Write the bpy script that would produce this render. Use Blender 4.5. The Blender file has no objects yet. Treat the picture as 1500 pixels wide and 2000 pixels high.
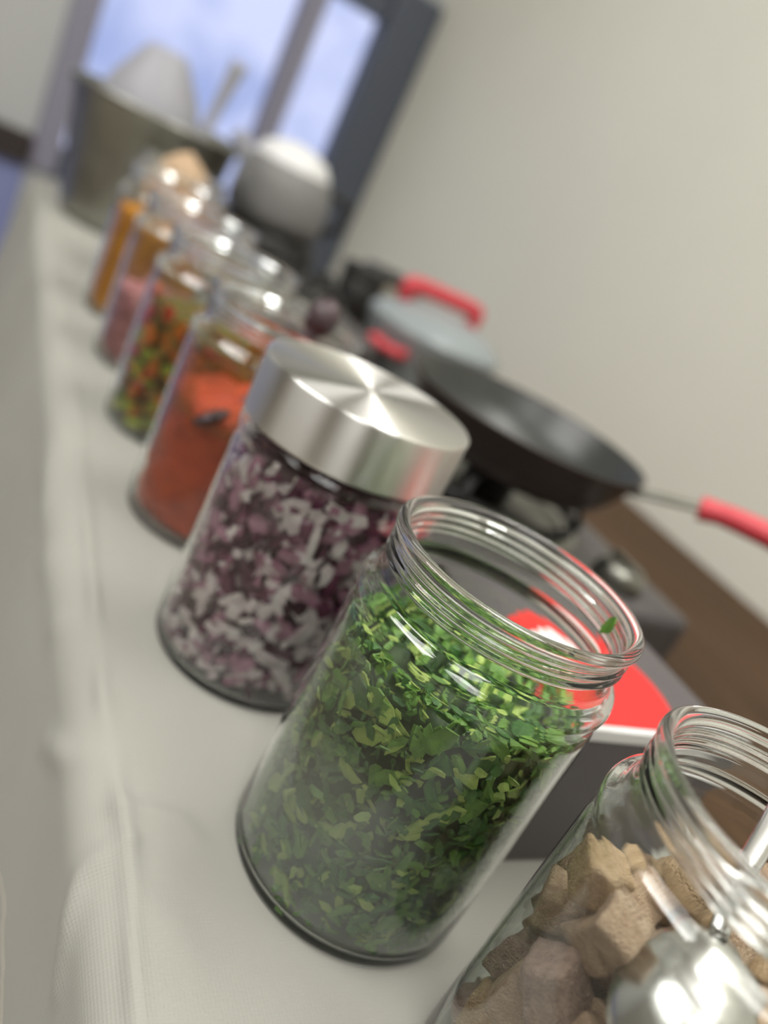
import bpy, bmesh, math, random
import numpy as np
from mathutils import Vector, Matrix, noise
R = random.Random(7)
C = bpy.context.scene.collection
sc = bpy.context.scene
PI = math.pi

# ------------------------------------------------------------------ camera
cam = bpy.data.cameras.new('camera')
cam.sensor_fit = 'HORIZONTAL'
cam.sensor_width = 36.0
cam.lens = 1562.53 / 1500 * 36.0
cam.clip_start = 0.01
cam.dof.use_dof = True
cam.dof.focus_distance = 0.248
cam.dof.aperture_fstop = cam.lens / 7.0         # 7.0 mm lens opening
cam.dof.aperture_blades = 0
co = bpy.data.objects.new('camera', cam)
C.objects.link(co)
F = Vector((0.51925528, 0.77730759, -0.35519976))
RT = Vector((0.82812367, -0.35495111, 0.43384432))
UP = Vector((-0.21115194, 0.51942528, 0.82801705))
CAM = Vector((-0.10451529, -0.3088944, 0.23874771))
m = Matrix.Identity(4)
for i in range(3):
    m[i][0], m[i][1], m[i][2], m[i][3] = RT[i], UP[i], -F[i], CAM[i]
co.matrix_world = m
sc.camera = co

# ------------------------------------------------------------------ sky seen through the window
w = bpy.data.worlds.new('sky')
sc.world = w
w.use_nodes = True
nt = w.node_tree
bg = nt.nodes['Background']
tc = nt.nodes.new('ShaderNodeTexCoord')
nz = nt.nodes.new('ShaderNodeTexNoise')
nz.inputs['Scale'].default_value = 7.0
nz.inputs['Detail'].default_value = 4.0
rp = nt.nodes.new('ShaderNodeValToRGB')
rp.color_ramp.elements[0].position = 0.36
rp.color_ramp.elements[0].color = (0.20, 0.29, 0.62, 1)
rp.color_ramp.elements[1].position = 0.57
rp.color_ramp.elements[1].color = (0.60, 0.66, 0.95, 1)
nt.links.new(tc.outputs['Generated'], nz.inputs['Vector'])
nt.links.new(nz.outputs['Fac'], rp.inputs['Fac'])
nt.links.new(rp.outputs['Color'], bg.inputs['Color'])
bg.inputs['Strength'].default_value = 1.0

# ------------------------------------------------------------------ ceiling lights of the room
def lamp(name, loc, sx, sy, power, col):
    l = bpy.data.lights.new(name, 'AREA')
    l.shape = 'RECTANGLE'; l.size = sx; l.size_y = sy
    l.energy = power; l.color = col
    o = bpy.data.objects.new(name, l)
    o.location = loc
    C.objects.link(o)
    return o
WARM = (1.0, 0.985, 0.95)
lamp('ceiling_lamp', (-1.05, 0.35, 1.70), 0.55, 1.3, 27, WARM)
lamp('ceiling_lamp', (-0.65, -1.35, 1.70), 0.55, 1.3, 18, WARM)
lamp('ceiling_lamp', (0.50, -0.05, 1.70), 0.32, 1.1, 14, WARM)

vs = sc.view_settings
vs.view_transform = 'Standard'
vs.look = 'None'
vs.gamma = 1.0
vs.use_curve_mapping = False
vs.exposure = 0.22
cy = sc.cycles
cy.max_bounces = 20
cy.transmission_bounces = 18
cy.transparent_max_bounces = 24
cy.glossy_bounces = 8
cy.diffuse_bounces = 4
cy.use_denoising = True
cy.caustics_reflective = True
cy.caustics_refractive = True
cy.blur_glossy = 0.6
cy.sample_clamp_indirect = 30.0

# ------------------------------------------------------------------ materials
def srgb(r, g, b):
    f = lambda c: (c / 255 / 12.92) if c / 255 <= 0.04045 else ((c / 255 + 0.055) / 1.055) ** 2.4
    return (f(r), f(g), f(b), 1)

def mat(name, col, rough=0.5, metal=0.0, spec=0.5, var=None, vscale=20.0, bump=0.0, bscale=200.0, **kw):
    """Principled material; var = second colour mixed in by noise."""
    M = bpy.data.materials.new(name)
    M.use_nodes = True
    t = M.node_tree
    b = t.nodes['Principled BSDF']
    b.inputs['Base Color'].default_value = col
    b.inputs['Roughness'].default_value = rough
    b.inputs['Metallic'].default_value = metal
    b.inputs['Specular IOR Level'].default_value = spec
    for k, v in kw.items():
        b.inputs[k.replace('_', ' ')].default_value = v
    tcn = t.nodes.new('ShaderNodeTexCoord')
    if var is not None:
        n = t.nodes.new('ShaderNodeTexNoise')
        n.inputs['Scale'].default_value = vscale
        n.inputs['Detail'].default_value = 5
        mx = t.nodes.new('ShaderNodeValToRGB')
        mx.color_ramp.elements[0].position = 0.35; mx.color_ramp.elements[0].color = col
        mx.color_ramp.elements[1].position = 0.65; mx.color_ramp.elements[1].color = var
        t.links.new(tcn.outputs['Object'], n.inputs['Vector'])
        t.links.new(n.outputs['Fac'], mx.inputs['Fac'])
        t.links.new(mx.outputs['Color'], b.inputs['Base Color'])
    if bump:
        n2 = t.nodes.new('ShaderNodeTexNoise')
        n2.inputs['Scale'].default_value = bscale
        n2.inputs['Detail'].default_value = 4
        bp = t.nodes.new('ShaderNodeBump')
        bp.inputs['Strength'].default_value = bump
        bp.inputs['Distance'].default_value = 0.002
        t.links.new(tcn.outputs['Object'], n2.inputs['Vector'])
        t.links.new(n2.outputs['Fac'], bp.inputs['Height'])
        t.links.new(bp.outputs['Normal'], b.inputs['Normal'])
    return M

def glass_mat(name, col, ior=1.48):
    M = bpy.data.materials.new(name)
    M.use_nodes = True
    b = M.node_tree.nodes['Principled BSDF']
    b.inputs['Base Color'].default_value = col
    b.inputs['Roughness'].default_value = 0.0
    b.inputs['IOR'].default_value = ior
    b.inputs['Transmission Weight'].default_value = 1.0
    return M

def film_mat(name, col, lo, hi, scale, amount, zfade=None, rough=0.6, seed=0.0):
    """Patchy moisture or smear clinging to the inside of a jar."""
    M = bpy.data.materials.new(name)
    M.use_nodes = True
    t = M.node_tree
    b = t.nodes['Principled BSDF']
    b.inputs['Base Color'].default_value = col
    b.inputs['Roughness'].default_value = rough
    tcn = t.nodes.new('ShaderNodeTexCoord')
    mp = t.nodes.new('ShaderNodeMapping')
    mp.inputs['Location'].default_value = (seed, seed * 0.7, 0)
    n = t.nodes.new('ShaderNodeTexNoise')
    n.inputs['Scale'].default_value = scale
    n.inputs['Detail'].default_value = 3
    mr = t.nodes.new('ShaderNodeMapRange')
    mr.interpolation_type = 'SMOOTHSTEP'
    mr.inputs['From Min'].default_value = lo
    mr.inputs['From Max'].default_value = hi
    mr.inputs['To Max'].default_value = amount
    t.links.new(tcn.outputs['Object'], mp.inputs['Vector'])
    t.links.new(mp.outputs['Vector'], n.inputs['Vector'])
    src = n.outputs['Fac']
    if zfade:
        sx = t.nodes.new('ShaderNodeSeparateXYZ')
        t.links.new(tcn.outputs['Object'], sx.inputs['Vector'])
        z = t.nodes.new('ShaderNodeMapRange')
        z.inputs['From Min'].default_value = zfade[0]
        z.inputs['From Max'].default_value = zfade[1]
        z.inputs['To Min'].default_value = zfade[2]
        z.inputs['To Max'].default_value = zfade[3]
        t.links.new(sx.outputs['Z'], z.inputs['Value'])
        ad = t.nodes.new('ShaderNodeMath'); ad.operation = 'ADD'
        t.links.new(n.outputs['Fac'], ad.inputs[0])
        t.links.new(z.outputs['Result'], ad.inputs[1])
        src = ad.outputs[0]
    t.links.new(src, mr.inputs['Value'])
    t.links.new(mr.outputs['Result'], b.inputs['Alpha'])
    return M

def brushed(name, col, rough, aniso):
    M = mat(name, col, rough, 1.0)
    t = M.node_tree
    b = t.nodes['Principled BSDF']
    b.inputs['Anisotropic'].default_value = aniso
    b.inputs['Anisotropic Rotation'].default_value = 0.25
    tg = t.nodes.new('ShaderNodeTangent')
    tg.direction_type = 'RADIAL'; tg.axis = 'Z'
    t.links.new(tg.outputs['Tangent'], b.inputs['Tangent'])
    return M

def cloth_mat():
    M = mat('woven_cloth', srgb(172, 171, 163), 0.9, spec=0.2)
    t = M.node_tree
    b = t.nodes['Principled BSDF']
    b.inputs['Sheen Weight'].default_value = 0.15
    uv = t.nodes.new('ShaderNodeUVMap'); uv.uv_map = 'UVMap'
    hs = []
    for ax, sc_ in (('X', 230), ('Y', 235)):
        wv = t.nodes.new('ShaderNodeTexWave')
        wv.bands_direction = ax
        wv.inputs['Scale'].default_value = sc_ / 1.0
        wv.inputs['Distortion'].default_value = 0.6
        wv.inputs['Detail'].default_value = 1
        wv.inputs['Detail Scale'].default_value = 40
        t.links.new(uv.outputs['UV'], wv.inputs['Vector'])
        hs.append(wv.outputs['Fac'])
    ad = t.nodes.new('ShaderNodeMath'); ad.operation = 'MULTIPLY_ADD'
    ad.inputs[1].default_value = 0.6
    t.links.new(hs[0], ad.inputs[0]); t.links.new(hs[1], ad.inputs[2])
    bp = t.nodes.new('ShaderNodeBump')
    bp.inputs['Strength'].default_value = 0.28
    bp.inputs['Distance'].default_value = 0.0005
    t.links.new(ad.outputs[0], bp.inputs['Height'])
    t.links.new(bp.outputs['Normal'], b.inputs['Normal'])
    return M

def wood_mat():
    M = mat('table_wood', srgb(96, 74, 52), 0.65, spec=0.2)
    t = M.node_tree; b = t.nodes['Principled BSDF']
    tcn = t.nodes.new('ShaderNodeTexCoord')
    mp = t.nodes.new('ShaderNodeMapping'); mp.inputs['Scale'].default_value = (14, 1.2, 14)
    n = t.nodes.new('ShaderNodeTexNoise'); n.inputs['Scale'].default_value = 5; n.inputs['Detail'].default_value = 6
    r = t.nodes.new('ShaderNodeValToRGB')
    r.color_ramp.elements[0].position = .3; r.color_ramp.elements[0].color = srgb(62, 45, 29)
    r.color_ramp.elements[1].position = .7; r.color_ramp.elements[1].color = srgb(82, 60, 40)
    t.links.new(tcn.outputs['Object'], mp.inputs['Vector']); t.links.new(mp.outputs['Vector'], n.inputs['Vector'])
    t.links.new(n.outputs['Fac'], r.inputs['Fac']); t.links.new(r.outputs['Color'], b.inputs['Base Color'])
    return M

M_wall = mat('wall_paint', srgb(241, 240, 228), 0.75, spec=0.25, var=srgb(237, 236, 224), vscale=3)
M_dim = mat('dim_wall_paint', srgb(128, 122, 114), 0.8)  # unseen walls, darkened to deepen contrast in the reflections
M_added_door = mat('added_door_brown', srgb(62, 44, 34), 0.45)
M_wall2 = mat('end_wall_paint', srgb(196, 198, 198), 0.8, spec=0.2)
M_blue = mat('blue_panel_paint', srgb(140, 148, 196), 0.6)
M_ceil = mat('ceiling_paint', srgb(225, 222, 212), 0.9)
M_floor = mat('floor_tile', srgb(150, 142, 130), 0.5, var=srgb(165, 156, 142), vscale=4)
M_frame = mat('dark_aluminium', srgb(92, 98, 110), 0.45, 0.2)
M_mull = mat('grey_aluminium', srgb(150, 148, 165), 0.5)
M_rail = mat('dark_rail_wood', srgb(62, 54, 52), 0.5)
M_glass = glass_mat('jar_glass', (0.965, 0.985, 0.972, 1))
M_pane = bpy.data.materials.new('window_glass'); M_pane.use_nodes = True
_t = M_pane.node_tree; _t.nodes.remove(_t.nodes['Principled BSDF'])
_a = _t.nodes.new('ShaderNodeBsdfTransparent'); _g = _t.nodes.new('ShaderNodeBsdfGlossy'); _g.inputs['Roughness'].default_value = 0.0
_f = _t.nodes.new('ShaderNodeFresnel'); _m = _t.nodes.new('ShaderNodeMixShader')
_t.links.new(_f.outputs[0], _m.inputs[0]); _t.links.new(_a.outputs[0], _m.inputs[1]); _t.links.new(_g.outputs[0], _m.inputs[2])
_t.links.new(_m.outputs[0], _t.nodes['Material Output'].inputs['Surface'])
M_cloth = cloth_mat()
M_wood = wood_mat()
M_steel = brushed('brushed_steel', (0.78, 0.77, 0.74, 1), 0.34, 1.0)
M_chrome = mat('polished_steel', (0.70, 0.70, 0.68, 1), 0.27, 1.0)
M_potsteel = mat('dull_steel', (0.42, 0.42, 0.38, 1), 0.38, 1.0, var=(0.28, 0.28, 0.24, 1), vscale=14)
M_black = mat('black_coating', srgb(34, 32, 30), 0.42)
M_pan = mat('nonstick_coating', srgb(52, 54, 52), 0.35, spec=0.6)
M_panout = mat('pan_outside', srgb(58, 46, 40), 0.38, 0.3)
M_iron = mat('cast_iron', srgb(38, 36, 34), 0.6)
M_red = mat('red_silicone', srgb(214, 70, 80), 0.45)
M_stove = mat('grey_enamel', srgb(84, 80, 80), 0.4)
M_card = mat('dark_card', srgb(92, 87, 88), 0.6)
M_redprint = mat('red_print', srgb(232, 40, 40), 0.5)
M_whiteprint = mat('white_print', srgb(232, 232, 232), 0.5)
M_lidgrey = mat('grey_blue_enamel', srgb(150, 158, 160), 0.3)
M_white = mat('highlight_white', srgb(240, 240, 240), 0.35)
M_cream = mat('cream_plastic', srgb(215, 208, 190), 0.5)
M_greypl = mat('grey_plastic', srgb(165, 165, 172), 0.5)
M_brownpl = mat('brown_plastic', srgb(78, 62, 66), 0.4)

# ------------------------------------------------------------------ builders
def link_mesh(name, verts, faces, material, parent=None, smooth=True, loc=None):
    me = bpy.data.meshes.new(name)
    me.from_pydata([tuple(v) for v in verts], [], faces)
    me.update()
    if smooth:
        me.polygons.foreach_set('use_smooth', [True] * len(me.polygons))
    if material:
        me.materials.append(material)
    o = bpy.data.objects.new(name, me)
    C.objects.link(o)
    if parent: o.parent = parent
    if loc is not None: o.location = loc
    return o

def obj(name, bm, material, parent=None, smooth=True, loc=None):
    bmesh.ops.recalc_face_normals(bm, faces=bm.faces[:])
    me = bpy.data.meshes.new(name)
    bm.to_mesh(me); bm.free()
    if smooth:
        me.polygons.foreach_set('use_smooth', [True] * len(me.polygons))
    me.materials.append(material)
    o = bpy.data.objects.new(name, me)
    C.objects.link(o)
    if parent: o.parent = parent
    if loc is not None: o.location = loc
    return o

def tag(o, label=None, cat=None, group=None, kind=None):
    if label: o['label'] = label
    if cat: o['category'] = cat
    if group: o['group'] = group
    if kind: o['kind'] = kind
    return o

def thing(name, loc, label, cat, group=None):
    o = bpy.data.objects.new(name, None)
    o.empty_display_size = 0.02
    C.objects.link(o)
    o.location = loc
    return tag(o, label, cat, group)

def box(bm, lo, hi, bevel=0.0, seg=2):
    r = bmesh.ops.create_cube(bm, size=1.0)
    vs_ = r['verts']
    for v in vs_:
        v.co = Vector([lo[i] + (v.co[i] + 0.5) * (hi[i] - lo[i]) for i in range(3)])
    if bevel:
        es = list({e for v in vs_ for e in v.link_edges})
        bmesh.ops.bevel(bm, geom=es, offset=bevel, segments=seg, affect='EDGES', profile=0.5)

def lathe(bm, prof, n=64, fn=None, cx=0, cy_=0):
    """Revolve (r, z) points; a radius of 0 becomes a pole. fn(theta, r, z) -> radius."""
    rings = []
    for r, z in prof:
        if r <= 1e-6:
            rings.append([bm.verts.new((cx, cy_, z))])
        else:
            ring = []
            for i in range(n):
                a = 2 * PI * i / n
                q = fn(a, r, z) if fn else r
                ring.append(bm.verts.new((cx + q * math.cos(a), cy_ + q * math.sin(a), z)))
            rings.append(ring)
    for a, b in zip(rings, rings[1:]):
        if len(a) == 1 and len(b) == 1: continue
        for i in range(n):
            j = (i + 1) % n
            if len(a) == 1: bm.faces.new((a[0], b[i], b[j]))
            elif len(b) == 1: bm.faces.new((a[i], a[j], b[0]))
            else: bm.faces.new((a[i], a[j], b[j], b[i]))
    return rings

def tube(bm, pts, rads, n=12, flat=None):
    """Tube through points; rads a number or list, flat = (width, height) scale with cap ends."""
    pts = [Vector(p) for p in pts]
    if not isinstance(rads, (list, tuple)): rads = [rads] * len(pts)
    fx, fz = flat or (1, 1)
    rings = []
    for i, p in enumerate(pts):
        d = (pts[min(i + 1, len(pts) - 1)] - pts[max(i - 1, 0)]).normalized()
        s = d.cross(Vector((0, 0, 1)))
        if s.length < 1e-4: s = Vector((1, 0, 0))
        s.normalize()
        u = s.cross(d)
        rings.append([bm.verts.new(p + rads[i] * (fx * math.cos(2 * PI * k / n) * s + fz * math.sin(2 * PI * k / n) * u)) for k in range(n)])
    for a, b in zip(rings, rings[1:]):
        for k in range(n):
            bm.faces.new((a[k], a[(k + 1) % n], b[(k + 1) % n], b[k]))
    bm.faces.new(rings[0][::-1]); bm.faces.new(rings[-1])

def bez(p, n=16):
    """Catmull-Rom through points."""
    p = [Vector(q) for q in p]
    p = [2 * p[0] - p[1]] + p + [2 * p[-1] - p[-2]]
    out = []
    for i in range(1, len(p) - 2):
        for k in range(n):
            t = k / n
            a, b, c, d = p[i - 1:i + 3]
            out.append(0.5 * ((2 * b) + (c - a) * t + (2 * a - 5 * b + 4 * c - d) * t * t + (3 * b - a - 3 * c + d) * t ** 3))
    out.append(p[-2])
    return out

# ------------------------------------------------------------------ room
XW, YE, ZF, ZC = 0.78, 1.83, -0.75, 1.75
def struct(name, lo, hi, material):
    bm = bmesh.new(); box(bm, lo, hi)
    o = obj(name, bm, material, smooth=False)
    o['kind'] = 'structure'
    return o
struct('floor', (-2.6, -2.6, ZF - 0.05), (XW + .1, YE + .1, ZF), M_floor)
struct('ceiling', (-2.6, -2.6, ZC), (XW + .1, YE + .1, ZC + .05), M_ceil)
struct('wall_right', (XW, -2.6, ZF), (XW + .1, YE + .1, ZC), M_wall)
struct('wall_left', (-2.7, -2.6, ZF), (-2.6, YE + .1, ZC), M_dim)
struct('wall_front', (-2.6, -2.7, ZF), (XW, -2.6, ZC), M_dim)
struct('added_door_1', (-1.5, -2.6, ZF), (-0.6, -2.56, 1.30), M_added_door)  # added behind the camera, out of view, as a dark shape for reflections
WX0, WX1, WZ0, WZ1 = 0.0, 0.78, -0.11, 0.63
bm = bmesh.new()
box(bm, (-2.6, YE, ZF), (WX0, YE + .1, ZC))
box(bm, (WX0, YE, ZF), (XW, YE + .1, WZ0))
box(bm, (WX0, YE, WZ1), (XW, YE + .1, ZC))
o = obj('wall_back', bm, M_wall2, smooth=False); o['kind'] = 'structure'

win = bpy.data.objects.new('window_1', None); C.objects.link(win); win.location = (0.39, YE, WZ0)
tag(win, kind='structure')
win['label'] = 'dark framed two-pane window in the end wall showing blue sky'
def wpart(name, lo, hi, material, bev=0.004):
    bm = bmesh.new()
    L = win.location
    box(bm, [lo[i] - L[i] for i in range(3)], [hi[i] - L[i] for i in range(3)], bev)
    return obj(name, bm, material, win, smooth=False)
y0, y1 = YE - 0.012, YE + 0.06
wpart('window_jamb', (WX0 + .001, y0, WZ0), (0.060, y1, WZ1), M_mull)
wpart('window_jamb', (0.655, y0 - .02, WZ0), (WX1 - .001, y1, WZ1), M_frame, .012)
wpart('window_rail', (0.060, y0, 0.535), (0.655, y1, WZ1), M_frame)
wpart('window_rail', (0.060, y0, WZ0), (0.655, y1, -0.045), M_frame)
wpart('mullion', (0.462, y0, -0.045), (0.512, y1, 0.535), M_mull)
wpart('pane', (0.060, YE + .03, -0.045), (0.462, YE + .034, 0.535), M_pane, 0)
wpart('pane', (0.512, YE + .03, -0.045), (0.655, YE + .034, 0.535), M_pane, 0)
tr = struct('trim_1', (-2.6, YE - 0.03, -0.105), (WX0 - .001, YE, -0.042), M_rail)
tr['label'] = 'dark horizontal rail on the end wall at the left'
tr = struct('trim_2', (-2.6, YE - 0.012, ZF), (WX0 - .001, YE, -0.106), M_blue)
tr['label'] = 'blue panelling under the dark rail on the end wall'

# ------------------------------------------------------------------ table and cloth
TY0, TY1 = -0.9, 1.10
tab = thing('dining_table', (0.385, 0.1, ZF), 'brown wooden table pushed against the pale wall, bare beside the stove', 'table')
bm = bmesh.new(); box(bm, (-0.38, TY0 - .1, 0.715), (0.39, TY1 - .1, 0.7485), .003)
obj('tabletop', bm, M_wood, tab, smooth=False)
bm = bmesh.new(); box(bm, (-0.33, TY0 - .05, 0.63), (0.36, TY1 - .15, 0.7145), .002)
obj('apron', bm, M_wood, tab, smooth=False)
for sx in (-0.31, 0.33):
    for sy in (TY0, TY1 - .22):
        bm = bmesh.new(); box(bm, (sx - .03, sy - .03, 0), (sx + .03, sy + .03, 0.63), .004)
        obj('leg', bm, M_wood, tab, smooth=False)

def build_cloth():
    # cross section: flat top, rounded table edge, hanging drop
    xe, rad = -0.004, 0.020
    S = []            # (x, z, s)
    top_x = np.concatenate([np.linspace(0.33, 0.06, 34), np.linspace(0.057, xe, 26)])
    s = 0.0
    px, pz = top_x[0], 0.0
    sec = [(x, 0.0) for x in top_x]
    sec += [(xe - rad * math.sin(a), -rad + rad * math.cos(a)) for a in np.linspace(0, PI / 2 * 0.93, 16)[1:]]
    lx, lz = sec[-1]
    for d in np.linspace(0.004, 0.34, 90):
        sec.append((lx - 0.10 * d - 0.05 * d * d, lz - d))
    ss = [0.0]
    for a, b in zip(sec, sec[1:]): ss.append(ss[-1] + math.hypot(a[0] - b[0], a[1] - b[1]))
    s_edge = ss[len(top_x) - 1]
    ys = np.concatenate([np.linspace(-0.62, -0.36, 30)[:-1], np.linspace(-0.36, 0.10, 150), np.linspace(0.10, 1.09, 110)[1:]])
    # creases: (offset from the edge along the section, y) polylines with height, width
    cr = [
        ([(-0.012, 0.35), (-0.006, 0.05), (-0.004, -0.05), (-0.007, -0.115), (-0.004, -0.165), (-0.002, -0.21), (-0.003, -0.34)], 0.0016, 0.0030),
        ([(-0.007, -0.115), (0.010, -0.122), (0.030, -0.150)], 0.0015, 0.0045),
        ([(-0.004, -0.075), (0.012, -0.07), (0.03, -0.04)], 0.0016, 0.006),
        ([(-0.006, -0.10), (-0.03, -0.108), (-0.05, -0.125)], 0.0011, 0.005),
        ([(-0.005, -0.125), (-0.024, -0.16), (-0.03, -0.21)], 0.0008, 0.006),
        ([(-0.003, -0.19), (0.006, -0.22), (0.008, -0.28)], 0.0010, 0.004),
        ([(0.012, 0.02), (0.02, 0.1), (0.012, 0.2)], 0.0018, 0.010),
    ]
    cr2 = [([(a + .010, b) for a, b in pl], hh * 1.9, ww) for pl, hh, ww in cr]
    V, UV = [], []
    for y in ys:
        for (x, z), s in zip(sec, ss):
            q = s - s_edge
            # normal of the section
            if q <= 0: nx, nz_ = 0, 1
            else:
                a = min(q / rad, PI / 2 * 0.93); nx, nz_ = -math.sin(a), math.cos(a)
            h = 0.0
            for pl, hh, ww in cr2:
                dm = 9
                for (a0, b0), (a1, b1) in zip(pl, pl[1:]):
                    vx, vy = a1 - a0, b1 - b0
                    t = max(0, min(1, ((q - a0) * vx + (y - b0) * vy) / (vx * vx + vy * vy)))
                    dm = min(dm, math.hypot(q - a0 - t * vx, y - b0 - t * vy))
                h += hh * math.exp(-(dm / ww) ** 2) * (.55 + 1.1 * noise.noise((y * 26, hh * 9000, ww * 500)))
            lowtop = 1.0 if q > -0.018 else max(0.0, 1 - (-0.018 - q) / 0.01)
            h *= lowtop
            if q > 0:
                k = min(1, q / 0.05)
                h += k * (0.006 * noise.noise((y * 5, q * 2.0, 3)) + 0.012 * min(1, q / .25) * math.sin(y * 17 + 1.3) * 0.5)
                h += 0.0012 * noise.noise((y * 30, q * 22, 1))
            else:
                h += 0.0004 * lowtop * noise.noise((y * 40, q * 40, 1))
            V.append((x + nx * h, y, z + nz_ * h))
            UV.append((s, y))
    n = len(sec)
    Fc = []
    for i in range(len(ys) - 1):
        for j in range(n - 1):
            Fc.append((i * n + j, (i + 1) * n + j, (i + 1) * n + j + 1, i * n + j + 1))
    o = link_mesh('tablecloth', V, Fc, M_cloth)
    uvl = o.data.uv_layers.new(name='UVMap')
    li = np.zeros(len(o.data.loops), dtype=np.int32)
    o.data.loops.foreach_get('vertex_index', li)
    uvl.data.foreach_set('uv', np.array(UV, dtype=np.float32)[li].ravel())
    md = o.modifiers.new('thickness', 'SOLIDIFY'); md.thickness = 0.0012; md.offset = -1
    return o
cloth = build_cloth()
tag(cloth, 'off-white woven cloth draped over the front edge of the table', 'tablecloth')
bm = bmesh.new()
cv = np.array([v.co for v in cloth.data.vertices if v.co.z < -.03 and -.3 < v.co.y < .1])
tp = []
for q in bez([(0, -.012, -.116), (0, -.025, -.104), (0, -.061, -.083), (0, -.083, -.076), (0, -.100, -.079), (0, -.127, -.082), (0, -.150, -.083)], 6):
    i = np.argmin((cv[:, 1] - q.y) ** 2 + (cv[:, 2] - q.z) ** 2)
    tp.append((cv[i, 0] - .0004, q.y, q.z))
tube(bm, tp, 0.00016, 6)
th = obj('loose_thread', bm, M_cream, cloth)

# ------------------------------------------------------------------ jars
def neckfn(a, r, z):
    # raised screw threads winding round the neck
    if r < 0.0445 or z < 0.1305 or z > 0.1395: return r
    q = 0.0
    for k in range(-1, 4):
        c = 0.1306 + 0.0034 * (a / (2 * PI) + k)
        q += math.exp(-((z - c) / 0.0008) ** 2)
    e = min(1, (z - 0.1305) / 0.0010, (0.1395 - z) / 0.0010)
    return r + 0.0015 * min(1, q) * max(0, e)

def jar_profile():
    p = [(0, .0006), (.02, .0006), (.038, .0005), (.0440, .0002), (.0462, 0.0), (.0482, .0004), (.0493, .0013), (.0499, .0028), (.05, .005)]
    p += [(.05, z) for z in (.012, .03, .055, .08, .1045)]
    p += [(.0498, .1085), (.0494, .1110), (.0493, .1128), (.0496, .1146), (.0502, .1164), (.0505, .1182), (.0503, .1200), (.0496, .1217), (.0482, .1230),
          (.0466, .1238), (.0456, .1248), (.0452, .1262), (.0451, .1280), (.0451, .1300)]
    z = .1305
    while z < .1396:
        p.append((.0451, z)); z += .0003
    p += [(.0453, .1399), (.0464, .1404), (.0472, .1412), (.0476, .1423), (.0476, .1434), (.0472, .1443), (.0463, .1449), (.0450, .1451), (.0438, .1448), (.0431, .1441), (.0428, .1430),
          (.0426, .139), (.0425, .130), (.0425, .1265), (.0429, .1245), (.0440, .1226), (.0460, .1210), (.0476, .1196), (.0482, .1180), (.0480, .1163), (.0475, .1145), (.0473, .1125), (.0477, .1100), (.0481, .107)]
    p += [(.0482, z) for z in (.1035, .08, .055, .03, .010)]
    p += [(.0480, .0062), (.0472, .0040), (.0455, .0029), (.036, .0026), (.02, .0026), (0, .0026)]
    return p
bm = bmesh.new()
lathe(bm, jar_profile(), 144, neckfn)
bmesh.ops.recalc_face_normals(bm, faces=bm.faces[:])
jar_mesh = bpy.data.meshes.new('glass_body')
bm.to_mesh(jar_mesh); bm.free()
jar_mesh.polygons.foreach_set('use_smooth', [True] * len(jar_mesh.polygons))
jar_mesh.materials.append(M_glass)

def film(parent, material, z0, z1, rad=0.04812):
    bm = bmesh.new()
    rings = lathe(bm, [(rad, z) for z in np.linspace(z0, z1, 14)], 96)
    return obj('condensation', bm, material, parent)

JARS = dict(meat=(.11771, -.23035), green=(.08324, -.12118), onion=(.06907, .00603), tomato=(.06834, .13307),
            veg=(.06552, .26206), ham=(.066, .39), yellow=(.066, .52), beige=(.090, .640))
LAB = dict(
    meat='open glass jar of diced cooked meat, nearest the camera',
    green='open glass jar packed with chopped green leaves, misted inside',
    onion='glass jar of chopped red onion closed with a brushed steel lid',
    tomato='open glass jar half full of orange paste with a dark spoon in it',
    veg='open glass jar of red and green chopped peppers',
    ham='open glass jar with pink minced filling in its lower half',
    yellow='open glass jar of bright yellow filling in front of the beige one',
    beige='farthest open glass jar, heaped with beige flakes')
jar_objs = {}
for k, (x, y) in JARS.items():
    j = thing('glass_jar', (x, y, 0.0), LAB[k], 'jar', 'glass jars lined up on the cloth')
    g = bpy.data.objects.new('glass_body', jar_mesh); C.objects.link(g); g.parent = j
    g.rotation_euler.z = R.uniform(0, 6.28)
    jar_objs[k] = j
# lid on the onion jar
bm = bmesh.new()
lathe(bm, [(0, .1523), (.02, .15235), (.0485, .1525), (.0499, .1523), (.0506, .1516), (.0508, .1505), (.0508, .1262), (.0507, .1250), (.0502, .1244),
           (.0496, .1246), (.0494, .1255), (.0494, .1500), (.0488, .1508), (0, .1508)], 128)
obj('lid', bm, M_steel, jar_objs['onion'])['label'] = 'brushed steel screw lid'

# moisture and an orange tint inside the glass
film(jar_objs['green'], film_mat('moisture', (.88, .93, .86, 1), 0.42, 0.68, 17, 0.27, (0.02, 0.085, .12, -.01), 0.5, 3.1), .009, .105)
film(jar_objs['onion'], film_mat('onion_moisture', (.90, .84, .85, 1), 0.50, 0.8, 30, 0.20, (0.015, 0.06, .12, 0.0), 0.5, 1.3), .012, .105)
o = film(jar_objs['tomato'], film_mat('orange_film', srgb(190, 110, 50), 0.40, 0.62, 30, 0.6, (0.08, 0.112, .1, -.12), 0.4, 5.0), .075, .107)  # patchy orange film above the paste, thinning upwards
o.name = 'tint_film'

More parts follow.
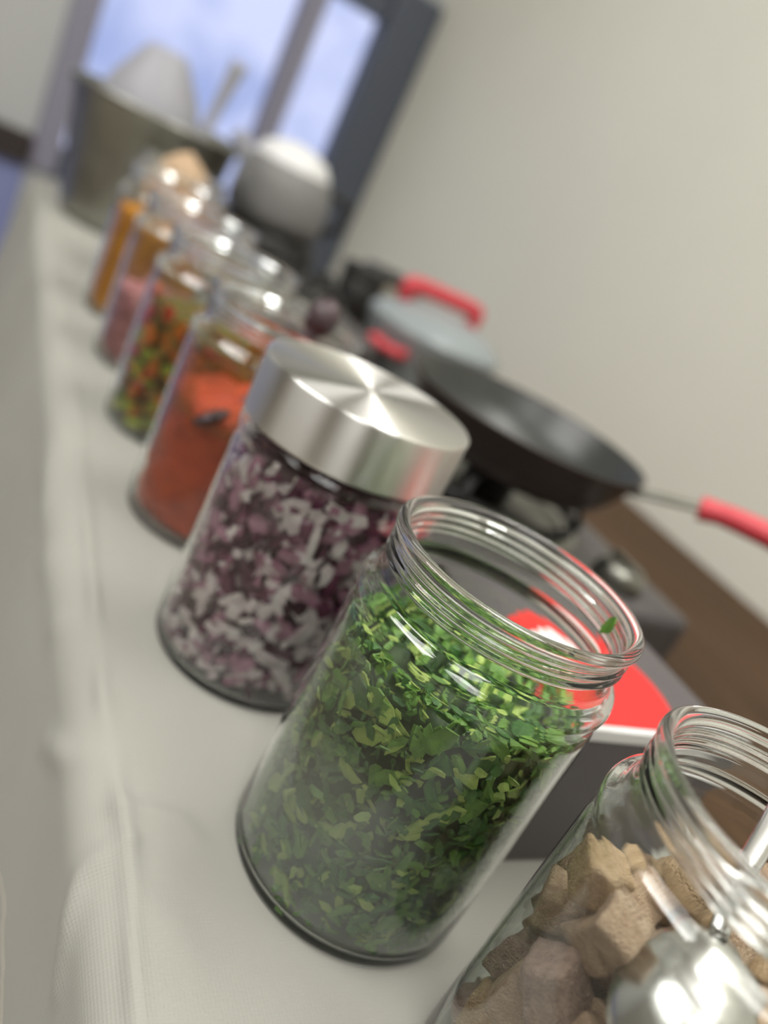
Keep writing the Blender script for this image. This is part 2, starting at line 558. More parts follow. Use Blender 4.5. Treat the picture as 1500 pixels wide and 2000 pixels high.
# ------------------------------------------------------------------ contents
def piece_leaf(rng, lx, ly, curl, th=0.0006):
    """Chopped leaf: an irregular curled polygon with real thickness."""
    n = rng.randint(5, 7)
    top, bot = [], []
    fold = rng.uniform(-.5, .5)
    for i in range(n):
        a = 2 * PI * (i + rng.uniform(-.25, .25)) / n
        r = rng.uniform(.65, 1.0)
        x, y = lx * r * math.cos(a), ly * r * math.sin(a)
        z = curl * (x / lx) ** 2 * lx + fold * abs(y) * .8
        top.append((x, y, z + th / 2)); bot.append((x, y, z - th / 2))
    c = [(0, 0, th * .7), (0, 0, -th * .7)]
    V = top + bot + c
    Fc = []
    for i in range(n):
        j = (i + 1) % n
        Fc += [(i, j, 2 * n), (n + j, n + i, 2 * n + 1), (i, n + i, n + j), (i, n + j, j)]
    return V, Fc

def piece_sliver(rng, lx, ly, lz, bend):
    """Chopped onion or pepper: a bent bar with slanted cut ends, 4 cross-sections."""
    V, Fc = [], []
    ns = 4
    for i in range(ns):
        t = i / (ns - 1) * 2 - 1
        k = 0.75 + .25 * (1 - t * t)
        dz = bend * lx * (t * t)
        sk = rng.uniform(-.15, .15) * lx
        for (sy, sz) in ((-1, -1), (1, -1), (1, 1), (-1, 1)):
            V.append((t * lx + sk * sy * .5, sy * ly * k * rng.uniform(.85, 1.1), sz * lz * rng.uniform(.85, 1.1) + dz))
    for i in range(ns - 1):
        for q in range(4):
            a, b = i * 4 + q, i * 4 + (q + 1) % 4
            Fc.append((a, b, b + 4, a + 4))
    Fc += [(3, 2, 1, 0), (ns * 4 - 4, ns * 4 - 3, ns * 4 - 2, ns * 4 - 1)]
    return V, Fc

def shell_pose(rng, rad, th, z, wild):
    """Matrix laying a piece against a round wall: local Z points outward."""
    out = Vector((math.cos(th), math.sin(th), 0))
    tan = Vector((-math.sin(th), math.cos(th), 0))
    B = Matrix((tan, Vector((0, 0, 1)), out)).transposed().to_4x4()
    spin = Matrix.Rotation(rng.uniform(0, 2 * PI), 4, 'Z')
    tilt = Matrix.Rotation(rng.gauss(0, wild), 4, 'X') @ Matrix.Rotation(rng.gauss(0, wild), 4, 'Y')
    B.translation = Vector((rad * math.cos(th), rad * math.sin(th), z))
    return B @ spin @ tilt

def clamp_inside(Vs, rmax, zmin, zmax):
    out = []
    for v in Vs:
        r = math.hypot(v.x, v.y)
        if r > rmax: v = Vector((v.x * rmax / r, v.y * rmax / r, v.z))
        v.z = max(zmin, min(zmax, v.z))
        out.append(v)
    return out

def core(name, parent_loc, rad, z0, ztop, material, amp=0.002, scale=90, tilt=(0, 0), n=72, label=None, cat=None, heap=0.0):
    """Lumpy mass filling a jar."""
    bm = bmesh.new()
    prof = [(0, z0), (rad * .5, z0), (rad * .88, z0), (rad, z0 + .004)]
    zs = np.linspace(z0 + .008, ztop - .004, 26)
    prof += [(rad, z) for z in zs]
    prof += [(rad * .94, ztop - .001), (rad * .8, ztop), (rad * .6, ztop + heap * .5), (rad * .35, ztop + heap * .8), (rad * .15, ztop + heap * .97), (0, ztop + heap)]
    lathe(bm, prof, n)
    for v in bm.verts:
        p = v.co.copy()
        r = math.hypot(p.x, p.y)
        d = noise.fractal((p + Vector((ztop * 99, rad * 77, 0))) * scale, 1.0, 2.0, 3)
        if r > 1e-5:
            rr = min(rad, r * (1 + d * amp / rad) - amp * .8)
            v.co.x *= rr / r; v.co.y *= rr / r
        if p.z > ztop - .006:
            v.co.z += d * amp * 1.6
        k = max(0, min(1, (p.z - z0) / (ztop - z0)))
        v.co.z += k * (tilt[0] * p.x + tilt[1] * p.y)
    o = obj(name, bm, material, loc=(parent_loc[0], parent_loc[1], 0))
    if label: tag(o, label, cat, kind='stuff')
    return o

def join_pieces(name, pieces, mats, loc, smooth=False):
    V, Fc, mi = [], [], []
    for vs_, fs, k in pieces:
        b = len(V)
        V += vs_
        for f in fs:
            Fc.append(tuple(i + b for i in f)); mi.append(k)
    me = bpy.data.meshes.new(name)
    me.from_pydata([tuple(v) for v in V], [], Fc)
    for q in mats: me.materials.append(q)
    me.polygons.foreach_set('material_index', mi)
    if smooth: me.polygons.foreach_set('use_smooth', [True] * len(mi))
    me.update()
    o = bpy.data.objects.new(name, me)
    C.objects.link(o); o.location = loc
    return o

def toward(c):
    return math.atan2(CAM.y - c[1], CAM.x - c[0])

# --- chopped green leaves
G = [mat('leaf_mid', srgb(114, 156, 66), .42, var=srgb(86, 132, 50), vscale=160, bump=.25, bscale=700),
     mat('leaf_light', srgb(176, 198, 104), .42, var=srgb(148, 178, 84), vscale=160, bump=.25, bscale=700),
     mat('leaf_dark', srgb(68, 118, 48), .42, var=srgb(50, 98, 40), vscale=160, bump=.25, bscale=700)]
for q in G: q.node_tree.nodes['Principled BSDF'].inputs['Subsurface Weight'].default_value = 0.0
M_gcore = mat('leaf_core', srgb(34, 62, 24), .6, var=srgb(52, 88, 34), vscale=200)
gx, gy = JARS['green']
gtilt = 0.0
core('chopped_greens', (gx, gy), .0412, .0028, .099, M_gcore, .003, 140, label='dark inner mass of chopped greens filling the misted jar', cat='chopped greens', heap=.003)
rng = random.Random(11)
# many small scraps that nobody could count
pcs = []
for i in range(2300):
    th = rng.uniform(0, 2 * PI); z = rng.uniform(.003, .106)
    rad = rng.uniform(.0395, .0470)
    V, Fc = piece_leaf(rng, rng.uniform(.0018, .0045), rng.uniform(.001, .0022), rng.uniform(-.5, .5), .0005)
    Mx = shell_pose(rng, rad, th, z, .55)
    pcs.append((clamp_inside([Mx @ Vector(v) for v in V], .0477, .0028, .114), Fc, rng.choice((0, 0, 2, 2, 1))))
for i in range(500):   # scraps on top
    th = rng.uniform(0, 2 * PI); rad = .044 * math.sqrt(rng.random())
    V, Fc = piece_leaf(rng, rng.uniform(.002, .0055), rng.uniform(.0012, .003), rng.uniform(-.5, .5), .0005)
    Mx = Matrix.Translation((rad * math.cos(th), rad * math.sin(th), rng.uniform(.099, .1070))) @ Matrix.Rotation(rng.uniform(0, 6.28), 4, 'Z') @ Matrix.Rotation(rng.gauss(0, .6), 4, 'X')
    pcs.append((clamp_inside([Mx @ Vector(v) for v in V], .0440, .0072, .115), Fc, rng.choice((0, 0, 0, 1, 2))))
o = join_pieces('leaf_scraps', pcs, G, (gx, gy, 0))
tag(o, 'fine scraps between the larger leaf pieces in the misted jar', 'leaf scraps', kind='stuff')
# the large pieces one can pick out
leaf_meshes = []
for k in range(16):
    sz = .0042 + .0066 * rng.random() ** 2.2
    V, Fc = piece_leaf(rng, sz, sz * rng.uniform(.35, .62), rng.uniform(-.35, .35), .0007)
    for q in range(3):
        me = bpy.data.meshes.new('chopped_leaf'); me.from_pydata(V, [], Fc); me.materials.append(G[q]); leaf_meshes.append((me, q))
th0 = toward((gx, gy))
def leaf_object(Mx, mesh, label, group):
    o = bpy.data.objects.new('chopped_leaf', mesh); C.objects.link(o)
    o.matrix_world = Mx
    return tag(o, label, 'leaf piece', group)
for i in range(295):
    th = th0 + rng.uniform(-1.75, 1.75); z = rng.uniform(.005, .1035)
    me, q = leaf_meshes[rng.randrange(16) * 3 + rng.choice((0, 0, 0, 1, 1, 2, 2))]
    Mx = shell_pose(rng, rng.uniform(.0438, .0466), th, z, .16)
    vs_ = [Mx @ v.co for v in me.vertices]
    mr_ = max(math.hypot(v.x, v.y) for v in vs_)
    if mr_ > .0477:
        k = .0477 - mr_
        Mx.translation += Vector((k * math.cos(th), k * math.sin(th), 0))
    mz = min(v.z for v in vs_); Mz = max(v.z for v in vs_)
    if mz < .0030: Mx.translation.z += .0030 - mz
    if Mz > .1085: Mx.translation.z -= Mz - .1085
    Mx.translation += Vector((gx, gy, 0))
    leaf_object(Mx, me, 'chopped green leaf piece packed inside the misted jar of greens', 'chopped leaf pieces in the jar of greens')
def inner_leaf(ang, z, mesh, label, rad=.0418, sc_=.6):
    Mx = shell_pose(rng, rad, ang, z, .05)
    Mx.translation += Vector((gx, gy, 0))
    o = leaf_object(Mx @ Matrix.Scale(sc_, 4), mesh, label, None)
    return o
aR = math.atan2(RT.y, RT.x)
inner_leaf(aR + .12, .1362, leaf_meshes[0][0], 'leaf scrap stuck inside the right side of the open rim of the jar of greens', .0418, .75)
inner_leaf(aR - 2.95, .1375, leaf_meshes[4][0], 'upper small leaf scrap stuck inside the neck at the left of the jar of greens', .0418, .5)
inner_leaf(aR - 2.82, .1310, leaf_meshes[7][0], 'lower small leaf scrap stuck inside the neck at the left of the jar of greens', .0418, .55)

# --- chopped red onion
ON = [mat('onion_white', srgb(248, 240, 236), .35, var=srgb(234, 216, 218), vscale=120),
      mat('onion_pink', srgb(196, 150, 168), .35, var=srgb(170, 112, 138), vscale=120),
      mat('onion_purple', srgb(124, 62, 92), .35, var=srgb(98, 46, 74), vscale=120),
      mat('onion_dark', srgb(74, 36, 54), .4)]
M_ocore = mat('onion_core', srgb(120, 78, 96), .5, var=srgb(170, 132, 146), vscale=160)
ox, oy = JARS['onion']
core('chopped_onion_mass', (ox, oy), .0412, .0028, .108, M_ocore, .003, 140, label='inner mass of chopped red onion under the steel lid', cat='chopped onion')
rng = random.Random(5)
pcs = []
for i in range(900):
    th = rng.uniform(0, 2 * PI); z = rng.uniform(.004, .113)
    V, Fc = piece_sliver(rng, rng.uniform(.0022, .005), rng.uniform(.0011, .0024), rng.uniform(.0007, .0013), rng.uniform(-.4, .1))
    Mx = shell_pose(rng, rng.uniform(.039, .0465), th, z, .5)
    pcs.append((clamp_inside([Mx @ Vector(v) for v in V], .0477, .0028, .115), Fc, rng.choice((0, 0, 0, 0, 1, 1, 2, 2, 3))))
o = join_pieces('onion_scraps', pcs, ON, (ox, oy, 0))
tag(o, 'fine onion scraps between the larger onion slivers in the lidded jar', 'onion scraps', kind='stuff')
om = []
for k in range(14):
    V, Fc = piece_sliver(rng, rng.uniform(.0036, .0085), rng.uniform(.0018, .0038), rng.uniform(.0010, .0018), rng.uniform(-.4, .1))
    for q in range(4):
        me = bpy.data.meshes.new('onion_sliver'); me.from_pydata(V, [], Fc); me.materials.append(ON[q]); om.append(me)
def place_shell(meshes, n, centre, rng, spread, z0, z1, r0, r1, wild, pick, name, label, cat, group, rmax=.0477, ztop=.116):
    th0 = toward(centre)
    for i in range(n):
        th = th0 + rng.uniform(-spread, spread); z = rng.uniform(z0, z1)
        me = meshes[pick(rng)]
        Mx = shell_pose(rng, rng.uniform(r0, r1), th, z, wild)
        vs_ = [Mx @ v.co for v in me.vertices]
        mr_ = max(math.hypot(v.x, v.y) for v in vs_)
        if mr_ > rmax: Mx.translation += Vector(((rmax - mr_) * math.cos(th), (rmax - mr_) * math.sin(th), 0))
        mz = min(v.z for v in vs_); Mz = max(v.z for v in vs_)
        if mz < .0030: Mx.translation.z += .0030 - mz
        if Mz > ztop: Mx.translation.z -= Mz - ztop
        Mx.translation += Vector((centre[0], centre[1], 0))
        o = bpy.data.objects.new(name, me); C.objects.link(o); o.matrix_world = Mx
        tag(o, label, cat, group)
place_shell(om, 290, (ox, oy), rng, 1.75, .005, .112, .0438, .0466, .3, lambda r: r.randrange(14) * 4 + r.choice((0, 0, 0, 0, 1, 1, 1, 2, 2, 3)),
            'onion_sliver', 'chopped red onion sliver packed inside the steel-lidded jar', 'onion piece', 'onion slivers in the lidded jar')

# --- diced peppers
PV = [mat('pepper_red', srgb(196, 66, 30), .4), mat('pepper_orange', srgb(220, 122, 38), .4), mat('pepper_green', srgb(110, 128, 42), .4),
      mat('pepper_lime', srgb(178, 188, 62), .4), mat('pepper_olive', srgb(150, 118, 46), .4)]
vx, vy = JARS['veg']
core('diced_pepper_mass', (vx, vy), .0425, .0028, .094, mat('pepper_core', srgb(120, 84, 34), .5, var=srgb(104, 104, 40), vscale=90), .003, 110,
     label='inner mass of diced peppers in the red and green jar', cat='diced peppers')
rng = random.Random(3)
pm = []
for k in range(8):
    V, Fc = piece_sliver(rng, rng.uniform(.0045, .0075), rng.uniform(.0028, .0042), rng.uniform(.0012, .002), rng.uniform(-.2, .1))
    for q in range(5):
        me = bpy.data.meshes.new('pepper_dice'); me.from_pydata(V, [], Fc); me.materials.append(PV[q]); pm.append(me)
place_shell(pm, 150, (vx, vy), rng, 2.2, .006, .098, .0438, .0462, .25, lambda r: r.randrange(8) * 5 + r.choice((0, 0, 1, 1, 2, 3, 3, 4, 4)),
            'pepper_dice', 'diced pepper piece inside the jar of red and green peppers', 'pepper piece', 'diced pepper pieces in the jar', ztop=.104)

# --- pastes and fillings of the other jars
M_tom = mat('orange_paste', srgb(206, 84, 40), .5, var=srgb(186, 66, 28), vscale=70, bump=.4, bscale=260)
core('orange_paste', JARS['tomato'], .0475, .0028, .082, M_tom, .0035, 60, (-.05, .02), label='orange paste filling the lower half of the jar behind the lidded one', cat='paste', heap=.006)
M_ham = mat('pink_mince', srgb(200, 140, 140), .5, var=srgb(168, 102, 104), vscale=110, bump=.4, bscale=240)
core('pink_mince', JARS['ham'], .0475, .0028, .064, M_ham, .004, 70, (-.03, 0), label='pink minced filling in the lower half of its jar', cat='mince', heap=.006)
M_yel = mat('yellow_filling', srgb(226, 152, 32), .5, var=srgb(212, 136, 30), vscale=60, bump=.3, bscale=200)
core('yellow_filling', JARS['yellow'], .0475, .0028, .106, M_yel, .002, 60, label='bright yellow filling of the jar before the farthest one', cat='filling')
M_bei = mat('beige_flakes', srgb(206, 178, 146), .6, var=srgb(186, 154, 122), vscale=90, bump=.4, bscale=240)
core('beige_flakes', JARS['beige'], .0420, .0028, .128, M_bei, .003, 70, label='beige flakes heaped in the farthest jar', cat='flakes', heap=.034)

# --- cubes of cooked meat, packed by relaxing spheres in the jar
mx_, my_ = JARS['meat']
rs = np.random.RandomState(4)
N = 128
rad_ = rs.uniform(.0078, .0100, N)
P = np.stack([rs.uniform(-.03, .03, N), rs.uniform(-.03, .03, N), rs.uniform(.02, .42, N)], 1)
for it in range(900):
    P[:, 2] -= (.0006 if it < 500 else .00025) if it < 760 else 0
    for _ in range(2):
        d = P[:, None] - P[None]
        L = np.sqrt((d ** 2).sum(-1)) + np.eye(N)
        ov = np.maximum(0, (rad_[:, None] + rad_[None]) * 1.0 - L) * (1 - np.eye(N))
        P += (d / L[..., None] * ov[..., None] * .35).sum(1)
        r = np.hypot(P[:, 0], P[:, 1]); mxr = .0474 - rad_
        k = np.minimum(1, mxr / np.maximum(r, 1e-9)); P[:, 0] *= k; P[:, 1] *= k
        P[:, 2] = np.maximum(P[:, 2], .0028 + rad_)
M_meat = mat('cooked_meat', srgb(214, 188, 158), .6, var=srgb(190, 160, 132), vscale=2.2, bump=.9, bscale=9)
M_meat2 = mat('cooked_meat_golden', srgb(214, 186, 148), .55, var=srgb(194, 164, 126), vscale=2.2, bump=.9, bscale=9)
M_meat3 = mat('cooked_meat_pink', srgb(204, 178, 162), .6, var=srgb(178, 150, 136), vscale=2.2, bump=.9, bscale=9)
def meat_mesh(rng):
    bm = bmesh.new()
    bmesh.ops.create_cube(bm, size=2.0)
    for v in bm.verts: v.co = Vector([c * rng.uniform(.72, 1.15) for c in v.co])
    bmesh.ops.bevel(bm, geom=bm.edges[:], offset=.10, segments=1, affect='EDGES')
    bmesh.ops.subdivide_edges(bm, edges=bm.edges[:], cuts=5, use_grid_fill=True)
    off = Vector((rng.uniform(0, 99), 0, 0))
    for v in bm.verts:
        n_ = noise.fractal(v.co * 1.3 + off, 1.0, 2.0, 4)
        v.co *= 1 + .075 * n_ + .03 * noise.noise(v.co * 4.5 + off)
    bmesh.ops.recalc_face_normals(bm, faces=bm.faces[:])
    me = bpy.data.meshes.new('meat_cube'); bm.to_mesh(me); bm.free()
    me.polygons.foreach_set('use_smooth', [True] * len(me.polygons))
    return me
rng = random.Random(21)
mm = []
for k in range(12):
    me = meat_mesh(rng); me.materials.append((M_meat, M_meat, M_meat2, M_meat3)[k % 4]); mm.append(me)
SP = dict(bowl=Vector((.0878, -.2437, .1020)))
for i in range(N):
    p = Vector(P[i]) + Vector((mx_, my_, 0))
    if (p - SP['bowl']).length < rad_[i] + .013 and P[i, 2] > .075: continue
    o = bpy.data.objects.new('meat_cube', mm[i % 12]); C.objects.link(o)
    s = rad_[i] * .80
    e = [rng.uniform(0, 6.28) for _ in range(3)]
    o.location = p; o.rotation_euler = e
    o.scale = (s * rng.uniform(.9, 1.15), s * rng.uniform(.85, 1.05), s)
    Rm = o.rotation_euler.to_matrix()
    for _ in range(6):
        mr_ = 0; mz = 9
        for v in o.data.vertices:
            q = Rm @ Vector((v.co.x * o.scale.x, v.co.y * o.scale.y, v.co.z * o.scale.z)) + o.location
            mr_ = max(mr_, math.hypot(q.x - mx_, q.y - my_)); mz = min(mz, q.z)
        if mr_ > .0479:
            dv = Vector((o.location.x - mx_, o.location.y - my_, 0)); dv.normalize(); o.location -= dv * (mr_ - .0479)
        if mz < .0028: o.location.z += .0028 - mz
    tag(o, 'pale diced cube of cooked meat piled in the nearest jar', 'meat cube', 'meat cubes in the nearest jar')

# ------------------------------------------------------------------ spoons
def steel_spoon():
    t = thing('serving_spoon', (.1250, -.2180, .1270), 'shiny steel spoon resting in the jar of diced meat', 'spoon')
    L = t.location
    b = SP['bowl']
    ax = (Vector((.125, -.218, .127)) - b).normalized()          # towards the handle
    nrm = (CAM - b); nrm = (nrm - nrm.dot(ax) * ax).normalized()   # convex back faces out of the jar
    side = ax.cross(nrm)
    bm = bmesh.new()
    n, k = 40, 9
    for sgn, off in ((1, 0.0), (1, -.0012)):
        rings = []
        for i in range(k + 1):
            u = i / k
            ring = []
            for j in range(n):
                a = 2 * PI * j / n
                ex = .0235 * u * math.cos(a); ey = .0175 * u * math.sin(a) * (1 - .12 * math.cos(a))
                h = .0085 * (1 - u ** 2.2) + off
                ring.append(bm.verts.new(b - L + ax * ex + side * ey + nrm * (h - .006)))
            rings.append(ring)
        for A, B_ in zip(rings, rings[1:]):
            for j in range(n):
                bm.faces.new((A[j], A[(j + 1) % n], B_[(j + 1) % n], B_[j]))
        if off == 0: r0 = rings[-1]
        else:
            for j in range(n): bm.faces.new((r0[j], r0[(j + 1) % n], rings[-1][(j + 1) % n], rings[-1][j]))
    bmesh.ops.remove_doubles(bm, verts=bm.verts[:], dist=1e-6)
    obj('spoon_bowl', bm, M_chrome, t)
    bm = bmesh.new()
    tube(bm, [p - L for p in bez([b + ax * .0215 - nrm * .004, (.1120, -.2255, .1180), (.1270, -.2165, .1290), (.1520, -.2005, .1490), (.1950, -.1740, .1800), (.2250, -.1560, .2010)], 8)],
         [.0030] * 8 + [.0030 + .0022 * i / 33 for i in range(33)], 12, (1.0, .45))
    obj('handle', bm, M_chrome, t)
steel_spoon()

def dark_spoon(pts, knob, label):
    t = thing('dark_spoon', pts[0], label, 'spoon')
    L = t.location
    bm = bmesh.new()
    path = bez(pts, 8)
    tube(bm, [p - L for p in path], [.0026 + .0024 * i / len(path) for i in range(len(path))], 12)
    obj('handle', bm, M_brownpl, t)
    bm = bmesh.new()
    bmesh.ops.create_uvsphere(bm, u_segments=20, v_segments=12, radius=knob)
    d = (path[-1] - path[-4]).normalized()
    q = Vector((0, 0, 1)).rotation_difference(d).to_matrix().to_4x4()
    for v in bm.verts: v.co = q @ Vector((v.co.x, v.co.y, v.co.z * 1.25)) + (path[-1] - L)
    obj('handle_end', bm, M_brownpl, t)
    bm = bmesh.new()
    bmesh.ops.create_uvsphere(bm, u_segments=20, v_segments=12, radius=1)
    d = (path[0] - path[3]).normalized()
    q = Vector((0, 0, 1)).rotation_difference(d).to_matrix().to_4x4()
    for v in bm.verts: v.co = q @ Vector((v.co.x * .0095, v.co.y * .004, v.co.z * .014))
    obj('spoon_bowl', bm, M_brownpl, t)
dark_spoon([(.0395, .1060, .0800), (.0580, .1260, .0820), (.0760, .1420, .0980), (.0970, .1550, .1450)], .0105, 'dark brown spoon leaning in the jar of orange paste')
dark_spoon([(.0620, .5150, .0800), (.0600, .5300, .1000), (.0590, .5420, .1200)], .0095, 'dark brown spoon end poking out of the yellow filling')

# ------------------------------------------------------------------ carton in front of the stove
t = thing('carton', (.203, -.066, .0), 'dark grey carton with red and white printed top lying beside the jars', 'carton')
bm = bmesh.new(); box(bm, (-.063, -.061, .0002), (.063, .061, .0825), .002)
obj('box_body', bm, M_card, t, smooth=False)
bm = bmesh.new(); box(bm, (-.0633, -.0618, .0765), (.0633, -.0580, .0832), .0008)
obj('white_edge', bm, M_whiteprint, t, smooth=False)['label'] = 'white strip along the top front edge'
def disc(bm, pts, z0, z1):
    a = [bm.verts.new((x, y, z0)) for x, y in pts]; b = [bm.verts.new((x, y, z1)) for x, y in pts]
    bm.faces.new(a[::-1]); bm.faces.new(b)
    for i in range(len(pts)): bm.faces.new((a[i], a[(i + 1) % len(pts)], b[(i + 1) % len(pts)], b[i]))
bm = bmesh.new()
disc(bm, [(.045 * math.cos(a) - .014, max(-.0575, .046 * math.sin(a) - .022)) for a in np.linspace(0, 2 * PI, 64)[:-1]], .0824, .0829)
obj('red_print', bm, M_redprint, t, smooth=False)
bm = bmesh.new()
disc(bm, [(.022 * math.cos(a) - .018, .015 * math.sin(a) - .006) for a in np.linspace(0, 2 * PI, 40)[:-1]], .0828, .0832)
obj('white_print', bm, M_whiteprint, t, smooth=False)

# ------------------------------------------------------------------ gas stove, frying pan
def trivet(parent, cx, cy_, r, z0, z1, n=4, rot=.4):
    bm = bmesh.new()
    tube(bm, [(cx + r * math.cos(a), cy_ + r * math.sin(a), z0) for a in np.linspace(0, 2 * PI, 33)], .004, 8)
    ring = obj('trivet', bm, M_iron, parent)
    for i in range(n):
        a = rot + 2 * PI * i / n
        c, s = math.cos(a), math.sin(a)
        bm = bmesh.new()
        tube(bm, [(cx + q * c, cy_ + q * s, z) for q, z in ((r, z0 - .010), (r * 1.04, z0 + .006), (r * .98, z1 - .004), (r * .35, z1 - .004))], .004, 8)
        obj('trivet_arm', bm, M_iron, ring)

def stove(name, x0, x1, yy0, yy1, h, burners, label, knobs):
    cx, cy_ = (x0 + x1) / 2, (yy0 + yy1) / 2
    t = thing(name, (cx, cy_, 0), label, 'stove')
    bm = bmesh.new(); box(bm, (x0 - cx, yy0 - cy_, .008), (x1 - cx, yy1 - cy_, h), .008, 3)
    obj('stove_body', bm, M_stove, t, smooth=False)
    for sx in (x0 + .025, x1 - .025):
        for sy in (yy0 + .025, yy1 - .025):
            bm = bmesh.new(); lathe(bm, [(0, 0.0001), (.009, 0.0001), (.010, .008), (0, .009)], 16, None, sx - cx, sy - cy_)
            obj('foot', bm, M_black, t)
    for (bx, by, r, rot) in burners:
        bx -= cx; by -= cy_
        bm = bmesh.new(); lathe(bm, [(0, h + .006), (r * .55, h + .006), (r * .8, h + .003), (r, h + .002), (r * 1.02, h - .001), (0, h - .001)], 40, None, bx, by)
        obj('drip_tray', bm, M_potsteel, t)
        bm = bmesh.new(); lathe(bm, [(0, h + .016), (.018, h + .016), (.022, h + .013), (.022, h + .006), (.030, h + .005), (0, h + .004)], 32, None, bx, by)
        obj('burner_cap', bm, M_iron, t)
        trivet(t, bx, by, r * .9, h + .010, .0885, 4, rot)
    for (kx, ky) in knobs:
        bm = bmesh.new(); lathe(bm, [(0, h + .016), (.016, h + .016), (.019, h + .013), (.021, h - .001), (0, h - .001)], 28, None, kx - cx, ky - cy_)
        box(bm, (kx - cx - .003, ky - cy_ - .016, h + .014), (kx - cx + .003, ky - cy_ + .016, h + .021), .001)
        obj('knob', bm, M_potsteel, t)
    return t
stove('gas_stove', .165, .425, .035, .335, .055, [(.298, .180, .085, .75)], 'dark grey gas stove with iron trivet under the frying pan', [(.365, .072)])
stove('camping_stove', .205, .360, .560, .850, .055, [(.282, .700, .072, .5)], 'small dark stove with an empty iron trivet behind the frying pan', [(.225, .585)])

pc = Vector((.298, .174, .0888))
t = thing('frying_pan', pc, 'dark non-stick frying pan with a red handle on the stove', 'frying pan')
bm = bmesh.new()
lathe(bm, [(0, 0), (.070, 0), (.076, .0012), (.082, .006), (.092, .022), (.0985, .036), (.1005, .0385), (.1008, .0395), (.1000, .0400), (.0985, .0392)], 96)
obj('pan_outside', bm, M_panout, t)
bm = bmesh.new()
lathe(bm, [(.0985, .0393), (.0965, .036), (.0895, .022), (.079, .0065), (.073, .0032), (0, .0030)], 96)
obj('pan_inside', bm, M_pan, t)
hd = Vector((.62, -.78, 0)).normalized()
bm = bmesh.new()
tube(bm, bez([hd * .094 + Vector((0, 0, .030)), hd * .118 + Vector((0, 0, .038)), hd * .148 + Vector((0, 0, .0475))], 8), .0075, 12, (1.1, .45))
obj('handle_shank', bm, M_potsteel, t)
bm = bmesh.new()
gp = bez([hd * .142 + Vector((0, 0, .0455)), hd * .160 + Vector((0, 0, .0500)), hd * .185 + Vector((0, 0, .0530)), hd * .215 + Vector((0, 0, .0555)), hd * .255 + Vector((0, 0, .062)), hd * .275 + Vector((0, 0, .064))], 8)
tube(bm, gp, [.0085 + (.0025 if i < 6 else 0) * (1 - i / 6) + .002 * math.sin(i / len(gp) * PI) for i in range(len(gp))], 16, (1.1, .85))
obj('handle_grip', bm, M_red, t)

# ------------------------------------------------------------------ covered grey pot with red handles
t = thing('covered_pot', (.478, .655, 0), 'grey covered pot with a red bar handle on its lid against the wall', 'pot')
bm = bmesh.new()
lathe(bm, [(0, .0002), (.078, .0002), (.088, .004), (.093, .014), (.095, .070), (.098, .074), (.098, .077), (.094, .078), (0, .078)], 64)
obj('pot_body', bm, M_lidgrey, t)
bm = bmesh.new()
lathe(bm, [(.0985, .0785), (.0995, .081), (.097, .084), (.085, .094), (.065, .103), (.040, .109), (.018, .1115), (0, .112)], 64)
obj('lid', bm, M_lidgrey, t)
bm = bmesh.new()
tube(bm, bez([(-.058, .02, .106), (-.060, .02, .120), (-.050, .02, .1275), (.0, .02, .1285), (.050, .02, .1275), (.060, .02, .120), (.058, .02, .106)], 6), .0125, 14, (.8, .9))
obj('lid_handle', bm, M_red, t)
for s in (1, -1):
    dv = Vector((-.86, -.5, 0)) * s; pv = Vector((.5, -.86, 0))
    bm = bmesh.new()
    tube(bm, bez([dv * .09 + pv * .022 + Vector((0, 0, .05)), dv * .112 + pv * .020 + Vector((0, 0, .052)), dv * .118 + Vector((0, 0, .052)), dv * .112 - pv * .020 + Vector((0, 0, .052)), dv * .09 - pv * .022 + Vector((0, 0, .05))], 6), .007, 10)
    obj('side_handle', bm, M_red, t)

# ------------------------------------------------------------------ steel tub with kitchen tools
tx, ty = .094, .930
t = thing('steel_tub', (tx, ty, 0), 'dull steel tub with flared sides standing behind the row of jars', 'tub')
bm = bmesh.new()
lathe(bm, [(0, .0005), (.078, .0005), (.086, .004), (.092, .03), (.102, .10), (.111, .160), (.115, .164), (.117, .168), (.115, .171), (.110, .168), (.108, .155), (.099, .10), (.089, .03), (.083, .007), (0, .005)], 72)
obj('tub_body', bm, M_potsteel, t)
bm = bmesh.new()
tube(bm, [(.1165 * math.cos(a), .1165 * math.sin(a), .169) for a in np.linspace(0, 2 * PI, 49)], .004, 8)
obj('rolled_rim', bm, M_potsteel, t)
t = thing('plastic_funnel', (tx - .01, ty + .015, .02), 'pale cone-shaped funnel upside down in the steel tub', 'funnel')
bm = bmesh.new()
lathe(bm, [(.070, .085), (.074, .11), (.073, .135), (.058, .175), (.034, .213), (.028, .222), (.022, .226), (.0, .227)], 48)
md = obj('cone', bm, M_greypl, t)
md.modifiers.new('thickness', 'SOLIDIFY').thickness = .002
t = thing('spatula', (tx + .03, ty - .03, .01), 'grey kitchen spatula standing upright in the steel tub', 'spatula')
bm = bmesh.new()
tube(bm, bez([(0.0, 0, .012), (.018, .008, .10), (.036, .018, .20), (.046, .022, .262)], 8), [.008] * 16 + [.0085 + .0045 * i / 8 for i in range(9)], 14, (1.2, .8))
obj('handle', bm, M_greypl, t)
bm = bmesh.new(); box(bm, (-.025, -.004, -.002), (.025, .004, .04), .003)
obj('blade', bm, M_greypl, t, smooth=False)

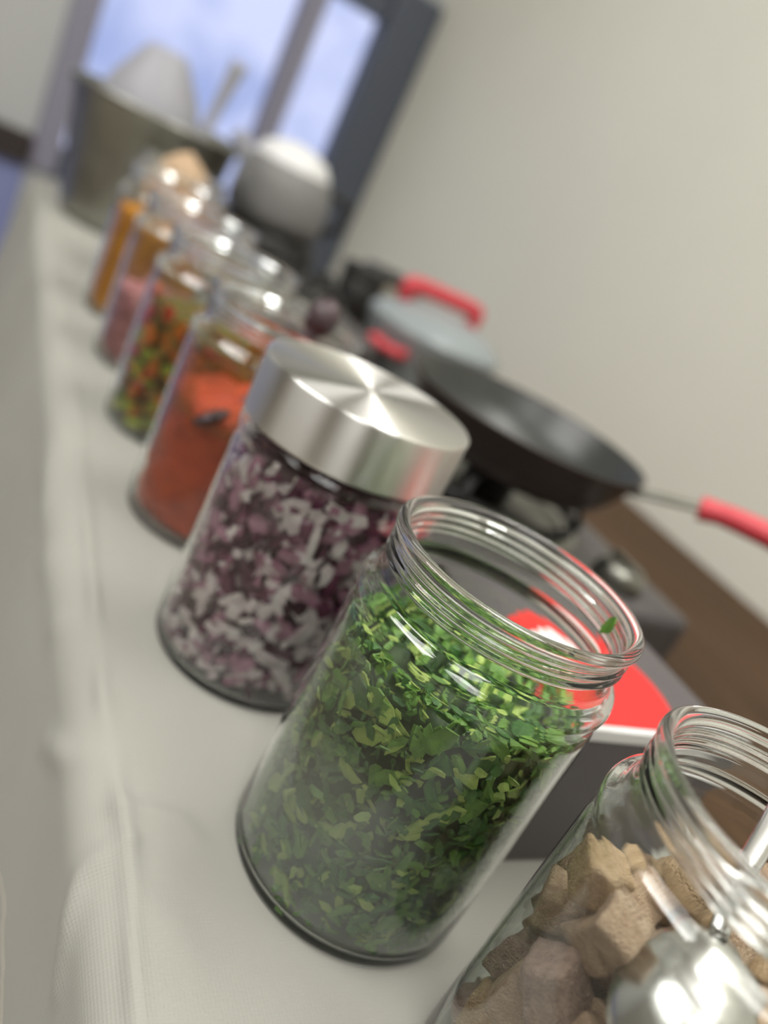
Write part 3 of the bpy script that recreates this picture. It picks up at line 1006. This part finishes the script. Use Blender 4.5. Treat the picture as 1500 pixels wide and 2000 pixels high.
# ------------------------------------------------------------------ kettle on a dark hot plate
kx, ky = .318, 1.012
t = thing('hot_plate', (kx, ky, 0), 'round dark hot plate under the steel kettle near the window', 'hot plate')
bm = bmesh.new()
lathe(bm, [(0, .0002), (.082, .0002), (.088, .006), (.090, .02), (.086, .070), (.080, .078), (.070, .080), (0, .080)], 56)
obj('plate_body', bm, M_black, t)
bm = bmesh.new(); lathe(bm, [(0, .0826), (.062, .0826), (.066, .0810), (.066, .0795), (0, .0795)], 48)
obj('heating_disc', bm, M_iron, t)
t = thing('kettle', (kx, ky, .0828), 'rounded steel kettle with its bright highlight coloured as a white lid on the dark hot plate', 'kettle')
bm = bmesh.new()
lathe(bm, [(0, 0), (.066, 0), (.076, .006), (.080, .025), (.078, .06), (.070, .088), (.060, .100), (0, .102)], 56)
obj('kettle_body', bm, mat('satin_steel', (.24, .235, .23, 1), .5, .0), t)
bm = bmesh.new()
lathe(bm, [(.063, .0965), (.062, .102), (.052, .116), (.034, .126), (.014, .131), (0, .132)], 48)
obj('lid', bm, M_white, t)  # white colour stands in for the highlight on the steel dome
bm = bmesh.new()
tube(bm, bez([(-.060, .012, .070), (-.078, .018, .092), (-.094, .024, .105)], 6), [.014] * 7 + [.0135 - .0005 * i for i in range(6)], 14)
obj('spout', bm, M_greypl, t)
bm = bmesh.new()
tube(bm, bez([(.066, -.012, .085), (.098, -.02, .080), (.105, -.022, .045), (.078, -.016, .020)], 6), .0075, 10)
obj('handle', bm, M_black, t)

# small cream tub near the wall
t = thing('cream_tub', (.560, 1.00, 0), 'small cream tub with dark lid against the wall beyond the covered pot', 'tub')
bm = bmesh.new()
lathe(bm, [(0, .0003), (.045, .0003), (.050, .004), (.056, .075), (.058, .080), (0, .080)], 40)
obj('tub_body', bm, M_cream, t)
bm = bmesh.new()
lathe(bm, [(.060, .0802), (.061, .086), (.058, .092), (0, .094)], 40)
obj('lid', bm, M_black, t)

t = thing('spice_tin', (.440, .860, 0), 'small black tin standing left of the red-handled lid by the wall', 'tin')
bm = bmesh.new()
lathe(bm, [(0, .0003), (.034, .0003), (.036, .003), (.036, .082), (.034, .084), (0, .084)], 36)
obj('tin_body', bm, M_black, t)
bm = bmesh.new()
lathe(bm, [(.037, .0842), (.0375, .086), (.0375, .098), (.035, .101), (0, .101)], 36)
obj('lid', bm, M_black, t)
